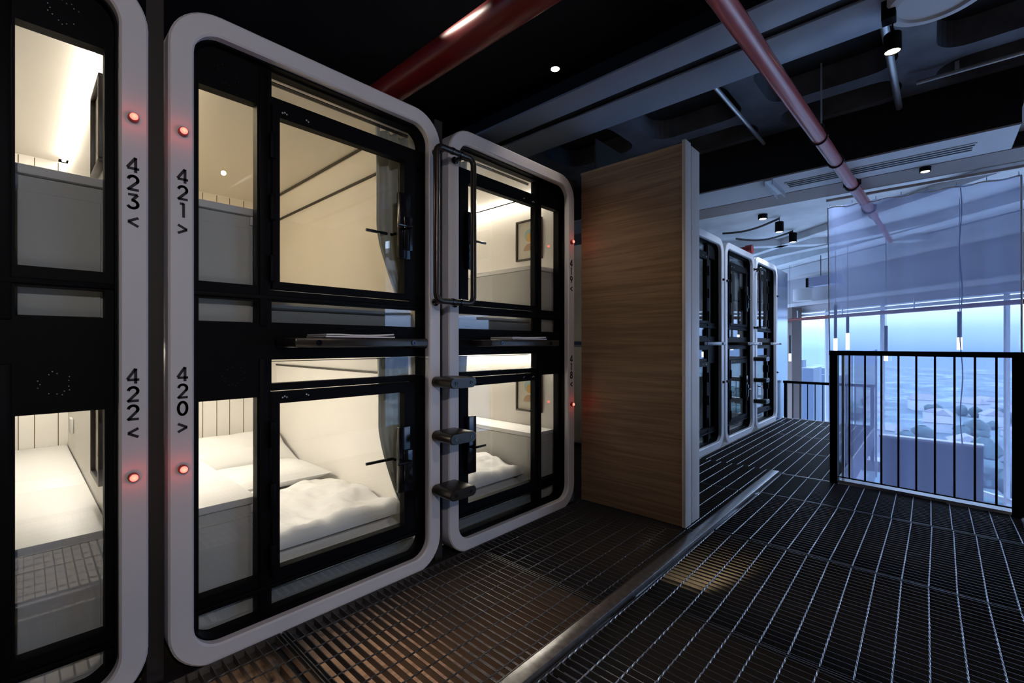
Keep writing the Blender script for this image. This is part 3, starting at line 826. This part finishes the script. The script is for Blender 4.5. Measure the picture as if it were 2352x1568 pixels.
MB().bbox(-3.9, 2.6, 2.470, 2.688, 2.752, 2.768, .003).obj('band', 'duct', dk); MB().bbox(-3.9, 2.6, 2.767, 3.066, 2.750, 2.766, .003).obj('band', 'duct', dk)
MB().box(-3.9, 2.6, 2.48, 3.05, 2.770, 2.86).obj('black_core', 'ceil', dk, smooth=False)

# bulkhead and soffits
struct(MB().box(-4, .412, 4.305, 4.318, 2.502, 3.02).box(.402, .415, 4.318, 4.80, 2.502, 3.02).obj('trim_7', 'ceil', smooth=False))
struct(MB().box(-4, .410, 4.306, 4.800, 2.490, 2.502).obj('ceiling_soffit', 'soffit', smooth=False))
struct(MB().box(-4, 11, 4.802, 5.17, 2.486, 2.498).box(.416, 3.2, 4.2, 4.802, 2.60, 2.62).box(-4, 11, 5.16, 5.17, 2.486, 3.06).obj('ceiling_grey', 'soffit2', smooth=False))
sd = thing('slot_diffuser', 'white linear air diffuser with dark slots in the soffit', 'air vent', (-.36, 4.59, 2.486))
MB().bbox(-.945, .225, 4.485, 4.695, 2.484, 2.490, .001).obj('plate', 'soffit', sd)
for y in (4.505, 4.555, 4.605): MB().box(-.93, .205 if y > 4.51 else .215, y, y+.028, 2.4825, 2.4845).obj('slot', 'dark', sd, smooth=False)
sc_ = thing('strut_channel', 'short galvanized strut channel below the soffit near the wood partition', 'bracket', (-1.02, 4.5, 2.46))
MB().box(-1.06, -1.054, 4.32, 4.78, 2.445, 2.482).box(-1.00, -.994, 4.32, 4.78, 2.445, 2.482).box(-1.06, -.994, 4.32, 4.78, 2.482, 2.489).obj('channel', 'conduit', sc_, smooth=False)
# pipes
rp = thing('sprinkler_pipe', 'thick red pipe running over the pods 421 and 419', 'pipe', (-1.2, 1.40, 2.5))
MB().tube([(-3.9, 1.40, 2.5), (1.5, 1.40, 2.5)], .073, 28).obj('tube', 'red_pipe', rp)
rp2 = thing('sprinkler_pipe', 'slim red pipe running toward the mesh screen', 'pipe', (-.5, 4, 2.4))
MB().tube([(-.5956, 1.55, 2.4), (-.44, 5.85, 2.4)], .041, 22).obj('tube', 'pink_pipe', rp2)
MB().tube([(-.5956, 1.56, 2.4), (-.5956, 1.56, 3.02)], .041, 22).obj('riser', 'pink_pipe', rp2)
MB().tube([(-.44, 5.85, 2.4), (-.40, 7.6, 2.42)], .026, 16).obj('narrow_tube', 'pink_pipe', rp2)
def clampring(y, big):
    x = -.63+(y-.6)*.19/5.25
    mb = MB().tube([(x+.046*math.cos(a*PI/8), y, 2.4+.046*math.sin(a*PI/8)) for a in range(17)], .006 if not big else .010, 6)
    if big:
        for s in (-1, 1): mb.bbox(x+s*.048-.012, x+s*.048+.012, y-.012, y+.012, 2.385, 2.43, .003)
    mb.obj('coupling' if big else 'clamp', 'bronze', rp2)
clampring(3.42, False); clampring(3.95, False); clampring(4.62, True); clampring(5.55, True)
MB().tube([(-.515, 3.42, 2.44), (-.515, 3.42, 2.86)], .005, 6).obj('hanger_rod', 'conduit', rp2)
MB().bbox(-.54, -.50, 3.40, 3.44, 2.44, 2.475, .004).obj('hanger_clip', 'bronze', rp2)
tag(MB().tube([(-1.062, 3.09, 2.80), (-1.055, 4.30, 2.80)], .015, 12).obj('conduit', 'conduit'), 'grey conduit above the wood partition, from the duct to the bulkhead', 'conduit', 'conduits under the ceiling')
tag(MB().tube([(-.192, 3.075, 2.80), (-.179, 4.30, 2.80)], .020, 12).obj('conduit', 'conduit'), 'grey conduit beside the hanging black spotlight', 'conduit', 'conduits under the ceiling')
tag(MB().tube([(-.08, 3.975, 2.80), (1.6, 4.00, 2.80)], .013, 12).box(.10, .12, 3.96, 3.99, 2.80, 2.858).box(1.0, 1.02, 3.96, 4.01, 2.80, 2.858).obj('conduit', 'conduit'), 'thin grey conduit crossing the ceiling toward the picture edge', 'conduit', 'conduits under the ceiling')
# lamps on the ceiling
def puck(x, y, z, label, rad=.028, h=.03, m='lampwarm'):
    r = thing('ceiling_light', label, 'ceiling light', (x, y, z))
    MB().lathe([(rad*.9, .002), (rad*1.15, 0), (rad*1.2, .004), (rad*1.2, h), (0, h)], (x, y, z), (0, 0, 1), 24).obj('housing', 'black', r)
    MB().lathe([(0, 0), (rad*.9, 0), (rad*.9, .004)], (x, y, z+.001), (0, 0, 1), 24).obj('lamp_disc', m, r)
    return r
def tube_spot(x, y, z, label, rad, h, cord_to, m='lampwarm'):
    r = thing('hanging_spotlight', label, 'spotlight', (x, y, z))
    MB().lathe([(rad*.86, .010), (rad*.86, 0), (rad, 0), (rad, h), (rad*.9, h+.004), (0, h+.004)], (x, y, z), (0, 0, 1), 24).obj('housing', 'black', r)
    MB().lathe([(0, .004), (rad*.85, .004), (rad*.85, .008)], (x, y, z), (0, 0, 1), 24).obj('lamp_disc', m, r)
    MB().tube([(x, y, z+h), (x, y, cord_to)], .004, 6).obj('cord', 'black', r)
    return r
puck(-1.665, 2.19, 2.745, 'small bright round light in the black ceiling above the pod 419')
t_ = tube_spot(-.148, 2.95, 2.55, 'black cylinder spotlight hanging under the white round fixture', .036, .085, 2.75)
MB().bbox(-.185, -.130, 2.83, 2.90, 2.66, 2.752, .004).obj('bracket', 'black', t_)
puck(-.045, 4.84, 2.452, 'small surface downlight on the grey soffit above the mesh screen', .030, .034)
dr = thing('ceiling_drum', 'white round ceiling fixture beside the hanging spotlight', 'ceiling fixture', (.02, 2.96, 2.70))
MB().lathe([(0, .012), (.150, .012), (.155, 0), (.190, .004), (.196, .014), (.196, .05), (0, .05)], (.018, 2.905, 2.70), (0, 0, 1), 48).obj('drum', 'soffit', dr)
# crinkled insulation along the edge of the far ceiling
mb = MB(); nx, ny = 70, 12; vs = []; fs = []
for t in (0, 1):
    for i in range(nx+1):
        for j in range(ny+1):
            u, v = i/nx, j/ny; x = -3.0+2.3*u; y = 5.20+.62*v
            vs.append((x, y, 2.738-.035*abs(mn.noise(Vector((x*3.2, y*4, 1))))-.03*math.sin(PI*v)-.018*mn.noise(Vector((x*11, y*5, 3)))+t*.004))
n = (nx+1)*(ny+1)
for i in range(nx):
    for j in range(ny):
        k = i*(ny+1)+j; fs.append((k, k+ny+1, k+ny+2, k+1)); fs.append((n+k, n+k+1, n+k+ny+2, n+k+ny+1))
tag(mb.add(vs, fs).obj('insulation_foil', mat('foil_white', (.85, .88, .92), .22, spec=.8)), 'crinkled white insulation under the far ceiling next to the grey soffit', 'insulation')

# ------------------------------------------------------------------ far hall: ceiling, windows, view
def WP(D, z=0.0, inset=0.0):          # point on the window wall at depth D along the camera heading
    p = DV*D+RV*(7-.063*D-inset); return Vector((p.x, p.y, z))
WD = (WP(11)-WP(5)).normalized(); WN = Vector((WD.y, -WD.x, 0))
if WN.dot(RV) < 0: WN = -WN
struct(MB().add([(-7, 5.172, 2.76), (11, 5.172, 2.76), (11, 5.172, 2.80), (-7, 5.172, 2.80), (-7, 15, 2.76), (11, 15, 2.76), (11, 15, 2.80), (-7, 15, 2.80)],
                [(0, 1, 2, 3), (4, 7, 6, 5), (0, 4, 5, 1), (3, 2, 6, 7), (0, 3, 7, 4), (1, 5, 6, 2)]).obj('ceiling_far', 'farceil', smooth=False))
D0, D1 = 2.2, 13.0
Z = Vector((0, 0, 1))
mb = MB(); mb.obox(WP(D0, 1.79), WP(D1)-WP(D0), WN*.25, Z*.97); struct(mb.obj('wall_header', 'header', smooth=False))
mb = MB(); mb.obox(WP(D0, 1.93, .10), WP(D1)-WP(D0), WN*.10, Z*.07); struct(mb.obj('trim_8', 'headerlight', smooth=False))
mb = MB(); mb.obox(WP(D0, 2.55, .35), WP(D1)-WP(D0), WN*.35, Z*.20); struct(mb.obj('beam_window', 'headerlight', smooth=False))
# ceiling beams parallel to the window wall
for i, (ins, zz, w, hgt) in enumerate(((1.3, 2.62, .22, .14), (2.3, 2.66, .12, .10))):
    mb = MB(); mb.obox(WP(3.5, zz, ins), WP(D1)-WP(3.5), WN*w, Z*(2.758-zz)); struct(mb.obj('beam', 'farceil', smooth=False))
bm_ = MB(); bm_.obox(Vector((-3.4, 7.2, 2.66)), Vector((3.6, 2.2, 0)), Vector((-.09, .15, 0)), Z*.10); bm_.obox(Vector((-3.2, 9.6, 2.64)), Vector((3.2, -1.7, 0)), Vector((.09, .15, 0)), Z*.12)
struct(bm_.obj('beam_diagonal', 'farceil', smooth=False))
# window: frame members and panes, unseen end bays made taller for more sky light
wf = bpy.data.objects.new('window_1', None); C.objects.link(wf); struct(wf)
ds = [-4.0, -2.0, 0.1, 2.2, 4.3, 6.1, 8.0, 9.3, 10.6, 13.0]
for D in ds:
    MB().obox(WP(D-.015, -2.7, .04), WD*.03, WN*.06, Z*(4.5 if D > 2 else 5.45)).obj('window_frame', 'mull', wf, smooth=False)
for zz in (-2.7, -1.0, 1.70):
    MB().obox(WP(-4, zz, .05), WP(D1)-WP(-4), WN*.06, Z*.05).obj('window_frame', 'mull', wf, smooth=False)
for a, b in zip(ds[:-1], ds[1:]):
    MB().obox(WP(a, -2.7, -.01), WP(b)-WP(a), WN*.008, Z*(4.5 if a > 2 else 5.45)).obj('pane', 'winglass', wf, smooth=False)
cp = WP(10.05)
struct(MB().obox(WP(9.92, -2.7, .30), WD*.22, WN*.22, Z*4.6).obj('column', 'brownwall', smooth=False))
wt = MB()
for zz in (.93, .14): wt.obox(WP(10.15, zz, .2), WD*1.0, WN*.1, Z*.10)
struct(wt.obj('trim_9', 'brownwall', smooth=False))
# pipe along the window
wpz = thing('window_pipe', 'thin dark red pipe running along the top of the windows', 'pipe', WP(7, 1.63, .35))
MB().tube([WP(2.6, 1.62, .4), WP(10.2, 1.62, .4)], .032, 12).obj('tube', 'red_pipe', wpz)
for D in (4.2, 5.6, 7.0, 8.4, 9.6): MB().tube([WP(D, 1.65, .4), WP(D, 1.80, .4)], .010, 6).obj('hanger', 'conduit', wpz)
# parapet box on the lower level
px = thing('parapet', 'low grey-brown wall with a white coping, seen through the mesh screen', 'low wall', (-.03, 7.5, -2.7))
MB().box(-.47, .40, 7.06, 7.20, -2.70, -.02).obj('wall_body', 'parapet', px, smooth=False); MB().bbox(-.48, .41, 7.05, 7.21, -.02, .004, .003).obj('coping', 'kerb', px)
# pendants
def pendant(px_, D, zt, zm, zb, label):
    t = (px_-1176)/F; p = DV*D+RV*(t*D)
    r = thing('pendant_lamp', label, 'pendant lamp', (p.x, p.y, zb), 'slim pendant lamps before the windows')
    MB().tube([(p.x, p.y, zm), (p.x, p.y, zt)], .020, 12).obj('tube', 'pend', r)
    MB().tube([(p.x, p.y, zb), (p.x, p.y, zm)], .022, 12).obj('diffuser', 'lampwhite', r)
    MB().tube([(p.x, p.y, zt), (p.x, p.y, 2.76)], .003, 6).obj('cord', 'pend', r)
for (x_, D, yt, ym, yb, lab) in ((1919, 6.6, 700, 777, 806, 'slim pendant lamp beside the edge of the mesh screen'), (1947, 7.0, 728, 765, 803, 'slim pendant lamp seen through the mesh, first inside its edge'),
                                 (2035, 6.4, 748, 812, 828, 'slim pendant lamp seen through the mesh above the third gap of the railing'), (2204, 5.2, 715, 775, 803, 'slim pendant lamp seen through the mesh beside the hanging cable'),
                                 (1814.5, 8.9, 770, 812, 829, 'slim pendant lamp next to the metal end panel of the far pods')):
    pendant(x_, D, HC+(790-yt)*D/F, HC+(790-ym)*D/F, HC+(790-yb)*D/F, lab)
# far ceiling fittings
def at(x, y, z): D = (z-HC)*F/(790-y); p = DV*D+RV*((x-1176)/F*D); return (p.x, p.y, z)
p = at(1752, 503, 2.70); puck(p[0], p[1], 2.70, 'short black spotlight on the far white ceiling, nearest the soffit', .045, .055, 'lampwhite')
p = at(1790, 533, 2.56); tube_spot(p[0], p[1], 2.56, 'black cylinder spotlight on the far ceiling with a cable sagging to the pods', .05, .13, 2.76, 'lampwhite')
q = at(1821, 556, 2.58); tube_spot(q[0], q[1], 2.58, 'black cylinder spotlight on the far ceiling, farther of the two with cables', .05, .13, 2.76, 'lampwhite')
SP1, SP2 = p, q
a_ = at(1660, 536, 2.66); tag(MB().tube([Vector(a_).lerp(Vector((p[0], p[1], 2.74)), k/12)-Vector((0, 0, .05*math.sin(PI*k/12))) for k in range(13)], .014, 8).obj('cable', 'pend'), 'black cable on the far ceiling leading to the nearer cylinder spotlight', 'cable')
a_ = at(1690, 548, 2.66); tag(MB().tube([Vector(a_).lerp(Vector((q[0], q[1], 2.74)), k/12)-Vector((0, 0, .07*math.sin(PI*k/12))) for k in range(13)], .014, 8).obj('cable', 'pend'), 'black cable on the far ceiling leading to the farther cylinder spotlight', 'cable')
def atD(x, y, D): return DV*D+RV*((x-1176)/F*D)+Vector((0, 0, HC+(790-y)*D/F))
bl = thing('hanging_light_box', 'lavender box light hanging by a cord beside the mesh screen', 'light box', atD(1885, 660, 8.0))
o0 = atD(1857, 659, 8.0); ax = (atD(1918, 656, 7.5)-o0); ax.z = 0
MB().obox(o0, ax, WN*.12, Z*.16).obj('casing', 'boxlamp', bl, smooth=False)
MB().obox(o0-ax.normalized()*.06, ax.normalized()*.058, WN*.12, Z*.16).obj('end_cap', 'black', bl, smooth=False)
cc = o0+ax*.35+WN*.06; MB().tube([cc+Z*.16, Vector((cc.x, cc.y, 2.76))], .006, 6).obj('cord', 'pend', bl)
vd = thing('duct_stub', 'short white round duct on the grey header beside the far pods', 'duct', atD(1845, 692, 9.3))
dp = WP(9.45, 1.99, .40); MB().tube([dp, dp-WN*.0+Z*.24], .17, 24).obj('duct_body', 'headerlight', vd)
rk = thing('red_cap', 'red round pipe end above the far pods', 'pipe end', (-1.9, 6.6, 2.3)); MB().tube([(-1.84, 6.62, 2.36), (-1.76, 6.62, 2.36)], .06, 16).obj('cap', 'red_pipe', rk)
MB().tube([(-1.84, 6.62, 2.36), (-3.0, 6.62, 2.36)], .045, 16).obj('tube', 'red_pipe', rk)

# the valley outside
gm = MB(); gm.add([(-420, 10, -32), (420, 10, -32), (420, 900, -14), (-420, 900, -14)], [(0, 1, 2, 3)])
bmg = bmesh.new()
nx, ny = 60, 60; gv = []; gf = []
for i in range(nx+1):
    for j in range(ny+1):
        x = -500+1000*i/nx; y = 12+700*(j/ny)**1.5
        gv.append((x, y, -34+.012*y+3*mn.noise(Vector((x*.012, y*.012, 0)))))
for i in range(nx):
    for j in range(ny):
        k = i*(ny+1)+j; gf.append((k, k+ny+1, k+ny+2, k+1))
bmg.free()
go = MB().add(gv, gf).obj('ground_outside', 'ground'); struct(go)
hv = None
placed = [(-math.sin(YAW-math.radians(g))*d, math.cos(YAW-math.radians(g))*d) for g, d in ((31.5, 150), (33.2, 170), (35.2, 190), (38.5, 230), (31.5, 160), (33.2, 180))]
for k in range(60):
    for _ in range(400):
        a = YAW-math.radians(random.uniform(24, 58)); D = random.uniform(60, 330)
        x, y = -math.sin(a)*D, math.cos(a)*D
        if all((x-p[0])**2+(y-p[1])**2 > 17**2 for p in placed): break
    placed.append((x, y)); zg = -34+.012*y+3*mn.noise(Vector((x*.012, y*.012, 0)))-1.0
    w, dd, h = random.uniform(5, 10), random.uniform(5, 9), random.uniform(3, 6)
    if hv is None:
        hv = thing('house', 'small pale house in the hazy valley outside the windows', 'house', (0, 0, 0), 'houses in the valley')
        MB().box(-.5, .5, -.5, .5, 0, 1).obj('walls', 'house', hv, smooth=False)
        MB().add([(-.55, -.55, 1), (.55, -.55, 1), (.55, .55, 1), (-.55, .55, 1), (-.4, 0, 1.45), (.4, 0, 1.45)], [(0, 1, 5, 4), (2, 3, 4, 5), (1, 2, 5), (3, 0, 4), (3, 2, 1, 0)]).obj('roof', 'houseroof', hv, smooth=False)
        o = hv
    else: o = dup(hv, (0, 0, 0))
    o.location = (x, y, zg); o.scale = (w, dd, h); o.rotation_euler = (0, 0, random.uniform(0, PI))
for k, (dg, D, w, h) in enumerate(((31.5, 150, 12, 27), (33.4, 185, 18, 23))):
    a = YAW-math.radians(dg); x, y = -math.sin(a)*D, math.cos(a)*D
    tag(MB().box(-w/2, w/2, -6, 6, 0, h).box(-w/4, w/4, -2, 2, h, h+2).obj('tower_block', 'tower', smooth=False), ('blue hazy tower block nearest the far column outside', 'broad blue tower block outside, farther from the column')[k], 'tower block', 'tower blocks outside').location = (x, y, -34+.012*y)

tm = MB(); tr = random.Random(11)
for k in range(900):
    a = YAW-math.radians(tr.uniform(22, 60)); D = 40+260*tr.random()**1.4
    x, y = -math.sin(a)*D, math.cos(a)*D
    if any((x-c_[0])**2+(y-c_[1])**2 < (16 if ci < 6 else 11)**2 for ci, c_ in enumerate(placed)): continue
    zg = -34+.012*y+3*mn.noise(Vector((x*.012, y*.012, 0))); rr = tr.uniform(1.6, 3.6); hh = rr*tr.uniform(.8, 1.15)
    prof = []; nseg, nl = 8, 5; vs = []; fs = []
    for i in range(nl+1):
        for q in range(nseg):
            r0 = rr*math.sqrt(max(.02, 1-(2*(.03+.9*i/nl)-1)**2))*(1+.45*mn.noise(Vector((x+q*1.7, y+i*1.3, k)))); ang = 2*PI*q/nseg
            vs.append((x+r0*math.cos(ang), y+r0*math.sin(ang), zg+hh*2*(1-i/nl)))
    for i in range(nl):
        for q in range(nseg): fs.append((i*nseg+q, i*nseg+(q+1) % nseg, (i+1)*nseg+(q+1) % nseg, (i+1)*nseg+q))
    tm.add(vs, fs)
to = tm.obj('trees', mat('tree_leaves', (.030, .056, .060), .9, noise=(.3, .45))); to['label'] = 'hazy dark treetops filling the valley outside the windows'; to['category'] = 'trees'; to['kind'] = 'stuff'  # haze put into the bluish leaf colour

# enclosing walls behind and beside the viewer
st_box('wall_back', 'dark', -2.2, 3.2, -3.2, -3.15, -2.7, 3.02)
st_box('wall_right', 'dark', 3.15, 3.2, -3.15, 4.3, -2.7, 3.02); st_box('wall_front', 'soffit2', 3.2, 11, 4.25, 4.3, -2.7, 3.02)

# ------------------------------------------------------------------ light
w = bpy.data.worlds.new('sky'); scene.world = w; w.use_nodes = True
nt = w.node_tree; bg = nt.nodes['Background']
tc = nt.nodes.new('ShaderNodeTexCoord'); sx = nt.nodes.new('ShaderNodeSeparateXYZ'); nt.links.new(tc.outputs['Generated'], sx.inputs[0])
rp_ = nt.nodes.new('ShaderNodeValToRGB'); e = rp_.color_ramp.elements
mr = nt.nodes.new('ShaderNodeMapRange'); mr.inputs['From Min'].default_value = -.3; mr.inputs['From Max'].default_value = 1
nt.links.new(sx.outputs['Z'], mr.inputs['Value']); nt.links.new(mr.outputs[0], rp_.inputs[0])
e[0].position = 0; e[0].color = (.055, .08, .15, 1)
e[1].position = .222; e[1].color = (.055, .098, .20, 1)
x = e.new(.25); x.color = (.095, .155, .28, 1)
x = e.new(.275); x.color = (.19, .26, .40, 1)
x = e.new(.31); x.color = (.33, .39, .52, 1)
x = e.new(.37); x.color = (.54, .74, 1.0, 1)
x = e.new(1.0); x.color = (.46, .66, 1.0, 1)
nt.links.new(rp_.outputs[0], bg.inputs['Color']); bg.inputs['Strength'].default_value = 9.6

def spot(name, loc, to, energy, col, ang, blend=.5, size=.03):
    li = bpy.data.lights.new(name, 'SPOT'); li.energy = energy; li.color = col; li.spot_size = math.radians(ang); li.spot_blend = blend; li.shadow_soft_size = size
    o = bpy.data.objects.new(name, li); C.objects.link(o); o.location = loc; o.rotation_euler = (Vector(to)-Vector(loc)).to_track_quat('-Z', 'Y').to_euler(); return o
CW = (1, .86, .74)
spot('ceiling_and_fill_spot', (1.5, -.3, 2.3), (-1.8, .3, .9), 78, (.98, .91, .94), 80, .8, .035)  # fill without a fixture, added out of view to brighten the pod fronts
spot('ceiling_and_fill_spot', (1.08, 1.31, 2.69), (-1.8, 1.7, .7), 34, (1, .87, .80), 60, .9, .02)
spot('ceiling_and_fill_spot', (-1.95, 1.00, 2.98), (-1.52, 1.40, 2.56), 75, CW, 22, .3)
spot('ceiling_and_fill_spot', (-1.665, 2.19, 2.735), (-1.4, 2.0, 0), 12, CW, 80)
spot('pendant_spot', (-.148, 2.95, 2.54), (-.3, 2.6, 0), 8, CW, 70)
CB = (.62, .78, 1)
for (hx, hy, hz, e_) in ((SP1[0], SP1[1], 2.55, 55), (SP2[0], SP2[1], 2.57, 55), (SP1[0]+.9, SP1[1]-1.2, 2.69, 55)):  # third one has no fixture, added to brighten the far hall
    spot('hall_spot', (hx, hy, hz), (-1.66, hy-.2, .9), e_, CB, 125, .9, .05)
# lamps of the lower level, seen through the grating
spot('lower_lamp', (-.2, .35, -.62), (-1.83, .35, -.62), 210, (1, .76, .54), 37, .35, .04)
spot('lower_lamp', (-.2, 1.05, -.66), (-1.83, 1.05, -.66), 62, (1, .74, .50), 40, .6, .05)
spot('lower_lamp', (1.6, .2, -.45), (3.02, .1, -1.5), 380, (1, .86, .70), 95, .8, .05)
spot('lower_lamp', (-.90, 1.50, -.42), (-.93, 2.40, -.02), 11.0, (1, .74, .40), 36, .6, .02)
# daylight through the window: portal that guides the sky light
pl = bpy.data.lights.new('window_portal', 'AREA'); pl.shape = 'RECTANGLE'; pl.size = 17.0; pl.size_y = 5.6; pl.cycles.is_portal = True
po = bpy.data.objects.new('window_portal', pl); C.objects.link(po)
cpt = WP(4.5, .05, .12); zax = WN; xax = WD; yax = zax.cross(xax)
po.matrix_world = Matrix.Translation(cpt) @ Matrix((xax, yax, zax)).transposed().to_4x4()

scene.view_settings.view_transform = 'Standard'; scene.view_settings.look = 'None'; scene.view_settings.gamma = 1
scene.view_settings.use_curve_mapping = False
scene.view_settings.exposure = 0.0
cy = scene.cycles
cy.max_bounces = 10; cy.diffuse_bounces = 5; cy.glossy_bounces = 4; cy.transparent_max_bounces = 32; cy.transmission_bounces = 6
cy.sample_clamp_indirect = 6; cy.caustics_reflective = False; cy.caustics_refractive = False
